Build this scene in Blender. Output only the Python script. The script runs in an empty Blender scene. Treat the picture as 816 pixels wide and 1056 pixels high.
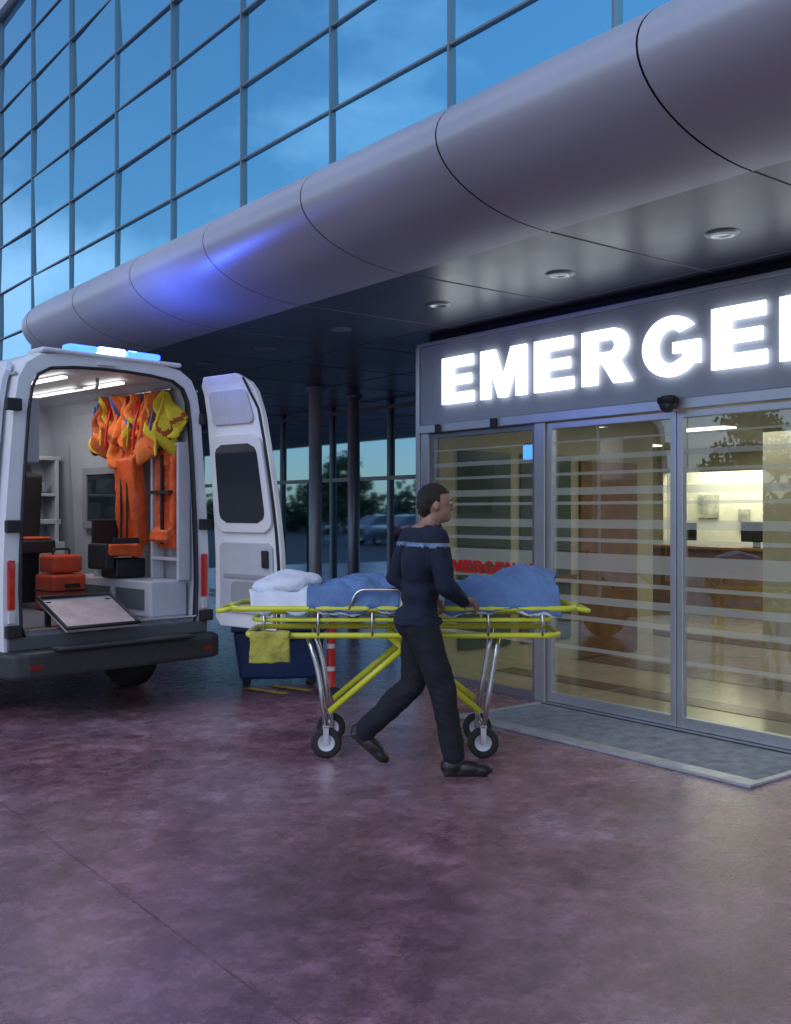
import bpy, bmesh, math, random
from mathutils import Vector, Matrix, Euler
random.seed(7)
R=math.radians
sc=bpy.context.scene
COL=sc.collection

# ------------------------------------------------------------ materials
def M(name, col, rough=.5, metal=0., noise=.0, nscale=5., bump=0., bscale=40., spec=.5, emit=None, estr=0., coat=0., coords='Object', rvar=0.):
    m=bpy.data.materials.new(name); m.use_nodes=True
    nt=m.node_tree; b=nt.nodes['Principled BSDF']
    b.inputs['Base Color'].default_value=(*col,1); b.inputs['Roughness'].default_value=rough
    b.inputs['Metallic'].default_value=metal
    b.inputs['Specular IOR Level'].default_value=spec
    b.inputs['Coat Weight'].default_value=coat
    if emit:
        b.inputs['Emission Color'].default_value=(*emit,1); b.inputs['Emission Strength'].default_value=estr
    tc=nt.nodes.new('ShaderNodeTexCoord')
    if noise>0 or rvar>0:
        n=nt.nodes.new('ShaderNodeTexNoise'); n.inputs['Scale'].default_value=nscale; n.inputs['Detail'].default_value=6
        n.inputs['Roughness'].default_value=.6
        nt.links.new(tc.outputs[coords],n.inputs['Vector'])
        if noise>0:
            r=nt.nodes.new('ShaderNodeValToRGB')
            r.color_ramp.elements[0].position=.3; r.color_ramp.elements[1].position=.7
            r.color_ramp.elements[0].color=(*[c*(1-noise) for c in col],1)
            r.color_ramp.elements[1].color=(*[min(1,c*(1+noise)) for c in col],1)
            nt.links.new(n.outputs['Fac'],r.inputs['Fac']); nt.links.new(r.outputs['Color'],b.inputs['Base Color'])
        if rvar>0:
            mr=nt.nodes.new('ShaderNodeMapRange'); mr.inputs['To Min'].default_value=max(0,rough-rvar); mr.inputs['To Max'].default_value=min(1,rough+rvar)
            mr.inputs['From Min'].default_value=.3; mr.inputs['From Max'].default_value=.7
            nt.links.new(n.outputs['Fac'],mr.inputs['Value']); nt.links.new(mr.outputs['Result'],b.inputs['Roughness'])
    if bump>0:
        n2=nt.nodes.new('ShaderNodeTexNoise'); n2.inputs['Scale'].default_value=bscale; n2.inputs['Detail'].default_value=4
        nt.links.new(tc.outputs[coords],n2.inputs['Vector'])
        bp=nt.nodes.new('ShaderNodeBump'); bp.inputs['Strength'].default_value=bump; bp.inputs['Distance'].default_value=.02
        nt.links.new(n2.outputs['Fac'],bp.inputs['Height']); nt.links.new(bp.outputs['Normal'],b.inputs['Normal'])
    return m

def glassmat(name, tint=(.85,.9,.9), refl=.06):
    m=bpy.data.materials.new(name); m.use_nodes=True; nt=m.node_tree; nt.nodes.clear()
    o=nt.nodes.new('ShaderNodeOutputMaterial'); mx=nt.nodes.new('ShaderNodeMixShader')
    t=nt.nodes.new('ShaderNodeBsdfTransparent'); t.inputs[0].default_value=(*tint,1)
    g=nt.nodes.new('ShaderNodeBsdfGlossy'); g.inputs['Roughness'].default_value=.01; g.inputs[0].default_value=(.9,.95,1,1)
    f=nt.nodes.new('ShaderNodeFresnel'); f.inputs[0].default_value=1.5
    a=nt.nodes.new('ShaderNodeMath'); a.operation='MULTIPLY_ADD'; a.inputs[1].default_value=1.4; a.inputs[2].default_value=refl; a.use_clamp=True
    nt.links.new(f.outputs[0],a.inputs[0]); nt.links.new(a.outputs[0],mx.inputs[0])
    nt.links.new(t.outputs[0],mx.inputs[1]); nt.links.new(g.outputs[0],mx.inputs[2]); nt.links.new(mx.outputs[0],o.inputs[0])
    return m
def frostmat(name,col=(.75,.8,.78),alpha=.5):
    m=bpy.data.materials.new(name); m.use_nodes=True; nt=m.node_tree; nt.nodes.clear()
    o=nt.nodes.new('ShaderNodeOutputMaterial'); mx=nt.nodes.new('ShaderNodeMixShader'); mx.inputs[0].default_value=alpha
    t=nt.nodes.new('ShaderNodeBsdfTransparent'); d=nt.nodes.new('ShaderNodeBsdfDiffuse'); d.inputs[0].default_value=(*col,1)
    tl=nt.nodes.new('ShaderNodeBsdfTranslucent'); tl.inputs[0].default_value=(*col,1)
    m2=nt.nodes.new('ShaderNodeMixShader'); m2.inputs[0].default_value=.35
    nt.links.new(d.outputs[0],m2.inputs[1]); nt.links.new(tl.outputs[0],m2.inputs[2])
    nt.links.new(t.outputs[0],mx.inputs[1]); nt.links.new(m2.outputs[0],mx.inputs[2]); nt.links.new(mx.outputs[0],o.inputs[0])
    return m

# ------------------------------------------------------------ geometry helpers
def empty(name,loc=(0,0,0),rz=0):
    e=bpy.data.objects.new(name,None); COL.objects.link(e); e.location=loc; e.rotation_euler=(0,0,rz); e.empty_display_size=.2
    return e
def obj(name,verts,faces,mat,parent=None,smooth=False,bevel=0,fmats=None,seg=2):
    me=bpy.data.meshes.new(name); me.from_pydata([tuple(v) for v in verts],[],faces)
    mats=mat if isinstance(mat,(list,tuple)) else [mat]
    for m in mats: me.materials.append(m)
    if fmats:
        for p,i in zip(me.polygons,fmats): p.material_index=i
    if smooth:
        for p in me.polygons: p.use_smooth=True
    me.update()
    o=bpy.data.objects.new(name,me); COL.objects.link(o)
    if parent: o.parent=parent
    if bevel>0:
        b=o.modifiers.new('b','BEVEL'); b.width=bevel; b.segments=seg; b.limit_method='ANGLE'; b.harden_normals=False
    return o
def box(name,x0,x1,y0,y1,z0,z1,mat,parent=None,bevel=0,seg=2):
    v=[(x0,y0,z0),(x1,y0,z0),(x1,y1,z0),(x0,y1,z0),(x0,y0,z1),(x1,y0,z1),(x1,y1,z1),(x0,y1,z1)]
    f=[(0,3,2,1),(4,5,6,7),(0,1,5,4),(1,2,6,5),(2,3,7,6),(3,0,4,7)]
    return obj(name,v,f,mat,parent,bevel=bevel,seg=seg)
def boxes(name,lst,mat,parent=None,bevel=0):
    V=[];F=[]
    for (x0,x1,y0,y1,z0,z1) in lst:
        n=len(V)
        V+=[(x0,y0,z0),(x1,y0,z0),(x1,y1,z0),(x0,y1,z0),(x0,y0,z1),(x1,y0,z1),(x1,y1,z1),(x0,y1,z1)]
        F+=[tuple(n+i for i in f) for f in [(0,3,2,1),(4,5,6,7),(0,1,5,4),(1,2,6,5),(2,3,7,6),(3,0,4,7)]]
    return obj(name,V,F,mat,parent,bevel=bevel)
def tube(name,pts,r,mat,parent=None,seg=12,closed=False):
    pts=[Vector(p) for p in pts]; n=len(pts); rs=r if isinstance(r,(list,tuple)) else [r]*n
    V=[];F=[]; up=None
    for i,p in enumerate(pts):
        if closed: t=(pts[(i+1)%n]-pts[i-1])
        else: t=pts[min(i+1,n-1)]-pts[max(i-1,0)]
        t.normalize()
        if up is None:
            up=Vector((0,0,1)) if abs(t.z)<.9 else Vector((1,0,0))
        a=t.cross(up); a.normalize(); up=a.cross(t); up.normalize()
        for k in range(seg):
            th=2*math.pi*k/seg
            V.append(p+(a*math.cos(th)+up*math.sin(th))*rs[i])
    for i in range(n if closed else n-1):
        j=(i+1)%n
        for k in range(seg):
            F.append((i*seg+k,i*seg+(k+1)%seg,j*seg+(k+1)%seg,j*seg+k))
    if not closed:
        F.append(tuple(range(seg))[::-1]); F.append(tuple((n-1)*seg+k for k in range(seg)))
    o=obj(name,V,F,mat,parent)
    for p in o.data.polygons: p.use_smooth=len(p.vertices)==4
    return o
def rpath(pts,rad,n=5,closed=False):
    pts=[Vector(p) for p in pts]; out=[]
    N=len(pts)
    for i,p in enumerate(pts):
        if not closed and i in(0,N-1): out.append(p); continue
        a=pts[i-1]-p; b=pts[(i+1)%N]-p
        r=min(rad,a.length*.45,b.length*.45)
        A=p+a.normalized()*r; B=p+b.normalized()*r
        for k in range(n+1):
            t=k/n; out.append(A*(1-t)**2+p*2*t*(1-t)+B*t*t)
    return out
def lathe(name,prof,mat,parent=None,loc=(0,0,0),axis='Z',seg=28,fm=None):
    V=[];F=[];n=len(prof);fmi=[]
    for k in range(seg):
        th=2*math.pi*k/seg
        for (r,z) in prof:
            v=(r*math.cos(th),r*math.sin(th),z)
            if axis=='X': v=(v[2],v[0],v[1])
            if axis=='Y': v=(v[0],v[2],v[1])
            V.append(v)
    for k in range(seg):
        k2=(k+1)%seg
        for i in range(n-1):
            F.append((k*n+i,k2*n+i,k2*n+i+1,k*n+i+1)); fmi.append(fm[i] if fm else 0)
    o=obj(name,V,F,mat,parent,smooth=True,fmats=fmi); o.location=loc
    return o
def prism(name,poly,axis,a0,a1,mat,parent=None,bevel=0):
    def mk(p,a):
        return {'X':(a,p[0],p[1]),'Y':(p[0],a,p[1]),'Z':(p[0],p[1],a)}[axis]
    n=len(poly); V=[mk(p,a0) for p in poly]+[mk(p,a1) for p in poly]
    F=[tuple(range(n)),tuple(range(2*n-1,n-1,-1))]+[(i,n+i,n+(i+1)%n,(i+1)%n) for i in range(n)]
    o=obj(name,V,F,mat,parent,bevel=bevel)
    bm=bmesh.new(); bm.from_mesh(o.data); bmesh.ops.recalc_face_normals(bm,faces=bm.faces); bm.to_mesh(o.data); bm.free()
    return o
def organic(name,prims,mat,parent=None,voxel=.012,smooth=4,disp=0,dscale=.08):
    bm=bmesh.new()
    for p in prims:
        if p[0]=='e':
            _,c,r,rot=p if len(p)==4 else (*p,(0,0,0))
            mt=Matrix.Translation(c)@Euler(rot).to_matrix().to_4x4()@Matrix.Diagonal((*r,1))
            bmesh.ops.create_uvsphere(bm,u_segments=20,v_segments=14,radius=1,matrix=mt)
        elif p[0]=='c':
            _,pts,rs=p
            for i in range(len(pts)):
                bmesh.ops.create_uvsphere(bm,u_segments=16,v_segments=10,radius=rs[i],matrix=Matrix.Translation(pts[i]))
            for i in range(len(pts)-1):
                a=Vector(pts[i]);b=Vector(pts[i+1]);d=b-a
                q=d.to_track_quat('Z','Y').to_matrix().to_4x4()
                bmesh.ops.create_cone(bm,cap_ends=True,segments=16,radius1=rs[i],radius2=rs[i+1],depth=d.length,matrix=Matrix.Translation((a+b)/2)@q)
        elif p[0]=='b':
            _,c,s,rot=p
            bmesh.ops.create_cube(bm,size=1,matrix=Matrix.Translation(c)@Euler(rot).to_matrix().to_4x4()@Matrix.Diagonal((*s,1)))
    me=bpy.data.meshes.new(name); bm.to_mesh(me); bm.free()
    o=bpy.data.objects.new(name,me); COL.objects.link(o)
    rm=o.modifiers.new('r','REMESH'); rm.mode='VOXEL'; rm.voxel_size=voxel; rm.use_smooth_shade=True
    s=o.modifiers.new('s','SMOOTH'); s.iterations=smooth; s.factor=.6
    if disp:
        tx=bpy.data.textures.new(name+'_t','CLOUDS'); tx.noise_scale=dscale; tx.noise_depth=2
        d=o.modifiers.new('d','DISPLACE'); d.texture=tx; d.strength=disp; d.mid_level=.5; d.texture_coords='LOCAL'
    dg=bpy.context.evaluated_depsgraph_get(); dg.update()
    ev=o.evaluated_get(dg); me2=bpy.data.meshes.new_from_object(ev)
    o.modifiers.clear(); o.data=me2
    for m in (mat if isinstance(mat,(list,tuple)) else [mat]): me2.materials.append(m)
    for p in me2.polygons: p.use_smooth=True
    if parent: o.parent=parent
    return o

# ------------------------------------------------------------ world/camera
CAMA=R(38)
H=1.6
cam=bpy.data.cameras.new('camera'); co=bpy.data.objects.new('camera',cam); COL.objects.link(co)
co.location=(0,0,H); co.rotation_euler=(R(90),0,-CAMA)
cam.sensor_fit='VERTICAL'; cam.sensor_height=36; cam.lens=36*1040/1056; cam.clip_end=2000; cam.clip_start=.05
sc.camera=co
sc.view_settings.view_transform='Standard'
try: sc.view_settings.look='None'
except: pass
sc.view_settings.exposure=0
def P(lat,depth,z=0):
    return Vector((depth*math.sin(CAMA)+lat*math.cos(CAMA), depth*math.cos(CAMA)-lat*math.sin(CAMA), z))

SEL,SROT=R(38),R(-110)
w=bpy.data.worlds.new('World'); sc.world=w; w.use_nodes=True; nt=w.node_tree
bg=nt.nodes['Background']; sky=nt.nodes.new('ShaderNodeTexSky'); sky.sky_type='NISHITA'; sky.sun_disc=False
sky.sun_elevation=SEL; sky.sun_rotation=SROT; sky.air_density=1.0; sky.dust_density=.5; sky.ozone_density=4.0
tc=nt.nodes.new('ShaderNodeTexCoord'); mp=nt.nodes.new('ShaderNodeMapping'); mp.inputs['Scale'].default_value=(1,1,2.4)
nz=nt.nodes.new('ShaderNodeTexNoise'); nz.inputs['Scale'].default_value=2.0; nz.inputs['Detail'].default_value=8; nz.inputs['Roughness'].default_value=.55
rp=nt.nodes.new('ShaderNodeValToRGB'); rp.color_ramp.elements[0].position=.47; rp.color_ramp.elements[1].position=.74
rp.color_ramp.elements[1].color=(.8,.8,.8,1)
mix=nt.nodes.new('ShaderNodeMix'); mix.data_type='RGBA'; mix.inputs['B'].default_value=(6.2,6.6,9.0,1)
nt.links.new(tc.outputs['Generated'],mp.inputs['Vector']); nt.links.new(mp.outputs[0],nz.inputs['Vector'])
nt.links.new(nz.outputs['Fac'],rp.inputs[0]); nt.links.new(rp.outputs[0],mix.inputs['Factor'])
nt.links.new(sky.outputs[0],mix.inputs['A']); nt.links.new(mix.outputs['Result'],bg.inputs[0])
bg.inputs[1].default_value=.15
sun=bpy.data.lights.new('sun','SUN'); sun.energy=.7; sun.angle=R(45); sun.color=(.92,.90,1)
so=bpy.data.objects.new('sun',sun); COL.objects.link(so)
d=Vector((math.sin(SROT)*math.cos(SEL),math.cos(SROT)*math.cos(SEL),math.sin(SEL)))
so.rotation_euler=(-d).to_track_quat('-Z','Y').to_euler()

# ------------------------------------------------------------ palette
alu=M('aluminium',(.52,.54,.58),.38,.7,noise=.08,nscale=3)
alu_d=M('aluminium_dark',(.22,.23,.26),.4,.6)
steel=M('steel',(.6,.6,.62),.25,1,noise=.1,nscale=12)
white=M('white_paint',(.76,.78,.82),.3,0,noise=.05,nscale=3,coat=.4)
vaninner=M('van_inner_plastic',(.46,.48,.54),.5,noise=.08)
black=M('black_plastic',(.018,.018,.022),.5,noise=.2,nscale=20)
rubber=M('rubber',(.02,.02,.02),.75,noise=.2,nscale=30)
darkglass=M('dark_glass',(.02,.03,.04),.05,0,spec=.9)
glass=glassmat('door_glass',(.74,.83,.84),.12)
frost=frostmat('frosted_film',(.64,.70,.68),.40)
red=M('red_paint',(.55,.02,.02),.4)
orange=M('orange_vinyl',(.66,.10,.02),.5,noise=.22,nscale=8,bump=.3)
orange2=M('orange_fabric',(.74,.17,.03),.8,noise=.3,nscale=8,bump=.5,bscale=25)
yellowf=M('yellow_fabric',(.66,.50,.03),.8,noise=.25,nscale=8,bump=.5,bscale=25)
yellow=M('yellow_powdercoat',(.66,.68,.03),.35,noise=.1,nscale=9,coat=.3)
navy=M('navy_fabric',(.006,.012,.032),.85,noise=.2,nscale=6,bump=.25,bscale=90)
trous=M('black_trousers',(.008,.010,.016),.85,noise=.15,nscale=6,bump=.25,bscale=90)
skin=M('skin',(.34,.19,.135),.5,noise=.1,nscale=20)
hairm=M('hair',(.02,.014,.01),.6,noise=.4,nscale=60,bump=.8,bscale=120)
reflective=M('reflective_tape',(.16,.24,.38),.4,.2)
leather=M('leather',(.015,.012,.012),.35)

# ------------------------------------------------------------ ground
def groundmat():
    m=bpy.data.materials.new('stamped_concrete'); m.use_nodes=True; nt=m.node_tree; b=nt.nodes['Principled BSDF']
    tc=nt.nodes.new('ShaderNodeTexCoord')
    def noise(s,d=8,r=.6,dist=0):
        n=nt.nodes.new('ShaderNodeTexNoise'); n.inputs['Scale'].default_value=s; n.inputs['Detail'].default_value=d; n.inputs['Roughness'].default_value=r; n.inputs['Distortion'].default_value=dist
        nt.links.new(tc.outputs['Object'],n.inputs['Vector']); return n
    def ramp(src,stops):
        r=nt.nodes.new('ShaderNodeValToRGB'); e=r.color_ramp.elements
        e[0].position,e[0].color=stops[0][0],(*stops[0][1],1); e[1].position,e[1].color=stops[-1][0],(*stops[-1][1],1)
        for p,c in stops[1:-1]:
            x=e.new(p); x.color=(*c,1)
        nt.links.new(src,r.inputs[0]); return r
    n1=noise(.45,10,.68,.25); n2=noise(1.9,14,.76,.25); n3=noise(45,8,.85); n4=noise(6.5,12,.82,.15); n5=noise(170,3,.7)
    c1=ramp(n1.outputs['Fac'],[(.32,(.17,.075,.105)),(.5,(.30,.145,.17)),(.68,(.36,.245,.29))])
    c2=ramp(n2.outputs['Fac'],[(.36,(.5,.45,.5)),(.5,(.95,.93,.95)),(.64,(1.4,1.42,1.5))])
    c3=ramp(n3.outputs['Fac'],[(.34,(.5,.5,.52)),(.66,(1.5,1.5,1.5))])
    c4=ramp(n4.outputs['Fac'],[(.38,(.62,.55,.57)),(.52,(1,1,1)),(.62,(1.6,1.65,1.7))])
    c5=ramp(n5.outputs['Fac'],[(.35,(.75,.75,.75)),(.65,(1.25,1.25,1.25))])
    def mul(a,bb,f=1):
        x=nt.nodes.new('ShaderNodeMix'); x.data_type='RGBA'; x.blend_type='MULTIPLY'; x.inputs['Factor'].default_value=f
        nt.links.new(a,x.inputs['A']); nt.links.new(bb,x.inputs['B']); return x.outputs['Result']
    col=mul(mul(mul(mul(c1.outputs[0],c2.outputs[0],.9),c3.outputs[0],.75),c4.outputs[0],.75),c5.outputs[0],.8)
    nt.links.new(col,b.inputs['Base Color'])
    rr=nt.nodes.new('ShaderNodeMapRange'); rr.inputs['From Min'].default_value=.36; rr.inputs['From Max'].default_value=.64; rr.inputs['To Min'].default_value=.13; rr.inputs['To Max'].default_value=.40
    nt.links.new(n4.outputs['Fac'],rr.inputs['Value']); nt.links.new(rr.outputs[0],b.inputs['Roughness'])
    b.inputs['Specular IOR Level'].default_value=.65
    b.inputs['Coat Weight'].default_value=.35; b.inputs['Coat Roughness'].default_value=.16
    ad=nt.nodes.new('ShaderNodeMath'); ad.operation='MULTIPLY_ADD'; ad.inputs[1].default_value=.2
    nt.links.new(n3.outputs['Fac'],ad.inputs[0]); nt.links.new(n4.outputs['Fac'],ad.inputs[2])
    bp=nt.nodes.new('ShaderNodeBump'); bp.inputs['Strength'].default_value=.28; bp.inputs['Distance'].default_value=.014
    nt.links.new(ad.outputs[0],bp.inputs['Height']); nt.links.new(bp.outputs[0],b.inputs['Normal'])
    bp2=nt.nodes.new('ShaderNodeBump'); bp2.inputs['Strength'].default_value=.12; bp2.inputs['Distance'].default_value=.012
    nt.links.new(n4.outputs['Fac'],bp2.inputs['Height']); nt.links.new(bp2.outputs[0],b.inputs['Coat Normal'])
    return m
gm=groundmat()
obj('ground',[(-600,-600,-.006),(600,-600,-.006),(600,600,-.006),(-600,600,-.006)],[(0,1,2,3)],M('asphalt',(.05,.05,.055),.8,noise=.3,nscale=.8,bump=.3,bscale=30))
obj('forecourt_pavement',[(-9,-12,0),(14,-12,0),(14,26,0),(-9,26,0)],[(0,1,2,3)],gm)
jm=M('slab_joint',(.15,.08,.10),.8,noise=.5,nscale=3)
boxes('slab_joint',[(1.70,1.705,-8,24,.0003,.0025)],jm)
yl=M('yellow_marking_paint',(.5,.38,.06),.7,noise=.5,nscale=14)
m_=empty('painted_marking')
for i,(a,b_) in enumerate([((-1.35,9.15),(-.95,8.85)),((-1.15,9.3),(-.75,9.0))]):
    p=P(*a);q=P(*b_);dd=(q-p).normalized();n=Vector((-dd.y,dd.x,0))*.04;up=Vector((0,0,.005))
    obj('stripe_%d'%i,[p-n+up,q-n+up,q+n+up,p+n+up],[(0,1,2,3)],yl,m_)

# ------------------------------------------------------------ hospital building
B=empty('hospital_building')
D_G=4.5; ZC=3.3
pane=bpy.data.materials.new('reflective_glazing'); pane.use_nodes=True
_b=pane.node_tree.nodes['Principled BSDF']; _b.inputs['Base Color'].default_value=(.32,.76,.94,1); _b.inputs['Metallic'].default_value=1; _b.inputs['Roughness'].default_value=.03
pn=pane.node_tree; _tc=pn.nodes.new('ShaderNodeTexCoord'); _n=pn.nodes.new('ShaderNodeTexNoise'); _n.inputs['Scale'].default_value=.9; _bp=pn.nodes.new('ShaderNodeBump'); _bp.inputs['Strength'].default_value=.10; _bp.inputs['Distance'].default_value=.05
pn.links.new(_tc.outputs['Object'],_n.inputs['Vector']); pn.links.new(_n.outputs['Fac'],_bp.inputs['Height']); pn.links.new(_bp.outputs[0],_b.inputs['Normal'])
YS=[5.147+1.417*k for k in range(-7,20)]; ZS=[3.44+.66*k for k in range(0,9)]
V=[];F=[]
for i in range(len(YS)-1):
    for j in range(len(ZS)-1):
        y0,y1,z0,z1=YS[i],YS[i+1],ZS[j],ZS[j+1]; n=len(V)
        a=random.gauss(0,.008)*(y1-y0)/2; b_=random.gauss(0,.011)*(z1-z0)/2
        V+=[(D_G-a-b_,y0,z0),(D_G+a-b_,y1,z0),(D_G+a+b_,y1,z1),(D_G-a+b_,y0,z1)]
        F.append((n,n+3,n+2,n+1))
obj('curtain_wall_glass',V,F,pane,B)
mul_m=M('mullion',(.20,.24,.28),.4,.5)
L=[(D_G-.029,D_G+.03,y-.010,y+.010,ZS[0],ZS[-1]) for y in YS]
boxes('mullions',L,mul_m,B)
boxes('transoms',[(D_G-.023,D_G+.03,YS[0],YS[-1],z-.008,z+.008) for z in ZS],mul_m,B)
cop=M('coping',(.6,.62,.66),.5,.2)
box('roof_coping',D_G-.10,D_G+.4,YS[0]-.1,YS[-1]+.1,ZS[-1]+.02,ZS[-1]+.25,cop,B)
wallm=M('render_wall',(.4,.4,.42),.8,noise=.1,nscale=1)
box('upper_storeys',D_G+.05,22,YS[0],YS[-1],3.5,ZS[-1],wallm,B)
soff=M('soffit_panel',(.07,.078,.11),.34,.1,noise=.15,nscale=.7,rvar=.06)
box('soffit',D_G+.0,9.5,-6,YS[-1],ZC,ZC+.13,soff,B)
seam=M('soffit_seam',(.20,.20,.24),.5,.3)
SY=[4.25+1.38*k for k in range(-6,15)]
boxes('soffit_seams',[(D_G+.02,9.4,y-.006,y+.006,ZC-.004,ZC+.02) for y in SY]+[(x-.006,x+.006,-5.9,30,ZC-.0055,ZC+.02) for x in (6.05,7.7)],seam,B)
canm=M('canopy_aluminium',(.48,.49,.57),.42,.3,noise=.12,nscale=.4,rvar=.08)
prof=[]
for k in range(0,33):
    t=R(-90+ k*(180+10)/32)
    prof.append((D_G+.0-.9*math.cos(t), 3.68+.38*math.sin(t)))
cs=[y for y in SY if y<11.3]
V=[];F=[];n=len(prof)
ends=[-6]+[y for y in cs if y>-6]
for pi_,(y0,y1) in enumerate(zip(ends[:-1],ends[1:])):
    g=.006
    base=len(V)
    sub=8
    for s in range(sub+1):
        yy=y0+g+(y1-y0-2*g)*s/sub
        bulge=1+.004*math.sin(math.pi*s/sub)+.0015*math.sin(pi_*7+s)
        V+=[((x-D_G)*bulge+D_G,yy,(z-3.68)*bulge+3.68) for x,z in prof]
    for s in range(sub):
        for i in range(n-1):
            a=base+s*n+i; F.append((a,a+n,a+n+1,a+1))
obj('canopy_cladding',V,F,canm,B,smooth=True)
V=[];F=[]
for yy in (-6,ends[-1]): V+=[((x-D_G)*.985+D_G,yy,(z-3.68)*.97+3.68) for x,z in prof]
F=[(i,n+i,n+i+1,i+1) for i in range(n-1)]
obj('canopy_joint_gaps',V,F,black,B,smooth=True)
V=[];F=[];ye=ends[-1];ns=8
for s in range(ns+1):
    t=s/ns; k=math.sqrt(max(0,1-t*t*.9))
    for x,z in prof: V.append((D_G-(D_G-x)*k, ye+.007+.9*t, 3.50+(z-3.50)*(.35+.65*k)))
for s in range(ns):
    for i in range(n-1):
        a=s*n+i; F.append((a,a+n,a+n+1,a+1))
obj('canopy_end_cap',V,F,canm,B,smooth=True)
box('soffit_edge_trim',D_G-.03,D_G-.001,ye+.9,YS[-1],ZC-.01,3.5,canm,B)
dlm=M('downlight_lens',(.35,.37,.42),.2,.3)
dlr=M('downlight_rim',(.3,.32,.36),.4,.5)
for i,y in enumerate([.95,2.28,3.62,4.95,6.29,7.70,9.05,10.4,11.8,13.2]):
    lathe('downlight_%d'%i,[(.0,-.006),(.05,-.006),(.07,-.016),(.10,-.012),(.11,-.001)],[dlm,dlr],B,(5.36,y,ZC),fm=[0,0,1,1])
# rear bay glazing X=9.4
D2=9.4
mir=bpy.data.materials.new('bay_glazing'); mir.use_nodes=True
_b=mir.node_tree.nodes['Principled BSDF']; _b.inputs['Base Color'].default_value=(.28,.47,.62,1); _b.inputs['Metallic'].default_value=1; _b.inputs['Roughness'].default_value=.03
ys=[7.5+1.55*k for k in range(0,15)]
V=[];F=[]
for a,b_ in zip(ys[:-1],ys[1:]):
    for z0,z1 in((0,2.12),(2.12,ZC)):
        n=len(V); e=random.gauss(0,.006); V+=[(D2-e,a,z0),(D2+e,b_,z0),(D2+e,b_,z1),(D2-e,a,z1)]; F.append((n,n+3,n+2,n+1))
obj('bay_glass',V,F,mir,B)
boxes('bay_frames',[(D2-.05,D2-.012,y-.03,y+.03,0,ZC) for y in ys]+[(D2-.045,D2-.014,ys[0],ys[-1],z-.03,z+.03) for z in (.05,2.12,3.2)],alu_d,B)
box('bay_end_wall',D_G+.1,D2,ys[-1],ys[-1]+.2,0,ZC,wallm,B)
colm=M('column_paint',(.33,.35,.38),.45,.3)
for i,(x,y,r) in enumerate([(7.6,11.5,.09),(8.6,12.0,.09),(7.6,17.0,.09),(7.6,22.5,.09)]):
    lathe('column_%d'%i,[(r+.05,0),(r+.05,.03),(r,.04),(r,ZC-.06),(r+.04,ZC-.05),(r+.04,ZC)],colm if i!=1 else alu_d,B,(x,y,0))
# vestibule -----------------------------------------------------------
DW=6.18; YL=7.52; YR=1.55
fas=M('sign_fascia',(.33,.36,.43),.5,.05,noise=.06,nscale=1)
box('entrance_fascia',DW,DW+.35,YR,YL,2.43,3.18,fas,B,bevel=.006)
boxes('fascia_trim',[(DW-.02,DW+.1,YR-.03,YL+.03,3.181,3.215),(DW-.02,DW+.1,YL+.0,YL+.05,0,3.18),(DW-.02,DW+.1,YR-.05,YR,0,3.18)],alu,B,bevel=.004)
box('fascia_upstand',DW+.12,DW+.6,YR,YL,3.216,ZC-.002,black,B)
box('door_header',DW-.03,DW+.16,YR+.01,YL-.01,2.35,2.428,alu,B,bevel=.005)
def frame(y0,y1,z0,z1,x,t=.045,dp=.05):
    return [(x,x+dp,y0,y0+t,z0,z1),(x,x+dp,y1-t,y1,z0,z1),(x,x+dp,y0+t,y1-t,z1-t,z1),(x,x+dp,y0+t,y1-t,z0,z0+t*1.6)]
posts=[(DW,DW+.12,7.40,7.515,0,2.349),(DW-.005,DW+.12,5.88,6.00,0,2.349),(DW-.005,DW+.12,3.16,3.28,0,2.349),(DW,DW+.12,YR+.02,YR+.12,0,2.349)]
boxes('entrance_posts',posts,alu,B,bevel=.004)
boxes('sidelight_frames',frame(6.01,7.395,.0,2.345,DW+.03)+frame(YR+.125,3.155,.0,2.345,DW+.03),alu_d,B,bevel=.003)
boxes('door_leaf_frames',frame(4.575,5.86,.02,2.34,DW+.01,.05)+frame(3.30,4.565,.02,2.34,DW+.01,.05),alu,B,bevel=.003)
boxes('door_floor_track',[(DW-.06,DW+.18,3.0,6.2,.0,.018)],steel,B)
def pan(name,y0,y1,z0,z1,x,mat):
    return obj(name,[(x,y0,z0),(x,y1,z0),(x,y1,z1),(x,y0,z1)],[(0,3,2,1)],mat,B)
for i,(a,b_) in enumerate([(6.05,7.36),(4.62,5.82),(3.34,4.52),(1.72,3.11)]):
    pan('entrance_glass_%d'%i,a,b_,.08,2.30,DW+.045,glass)
    bands=[(.48,.51),(.72,.76),(.86,.92),(1.02,1.05),(1.13,1.27),(1.36,1.39),(1.47,1.54),(1.66,1.685),(1.74,1.80),(1.90,1.925),(2.02,2.06),(2.17,2.185)]
    V=[];F=[]
    for z0,z1 in bands:
        n=len(V); V+=[(DW+.041,a,z0),(DW+.041,b_,z0),(DW+.041,b_,z1),(DW+.041,a,z1)]; F.append((n,n+3,n+2,n+1))
    obj('frosted_bands_%d'%i,V,F,frost,B)
lathe('dome_camera',[(.0,-.11),(.03,-.105),(.055,-.08),(.065,-.05),(.065,-.045),(.075,-.04),(.075,0)],[darkglass,black],B,(DW-.08,4.58,2.435),fm=[0,0,0,1,1,1])
box('dome_camera_bracket',DW-.1,DW-.031,4.54,4.62,2.43,2.45,black,B)
boxes('door_sensors',[(DW-.06,DW-.031,7.18,7.24,2.34,2.42),(DW-.06,DW-.031,6.42,6.49,2.345,2.425)],black,B,bevel=.006)
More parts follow.
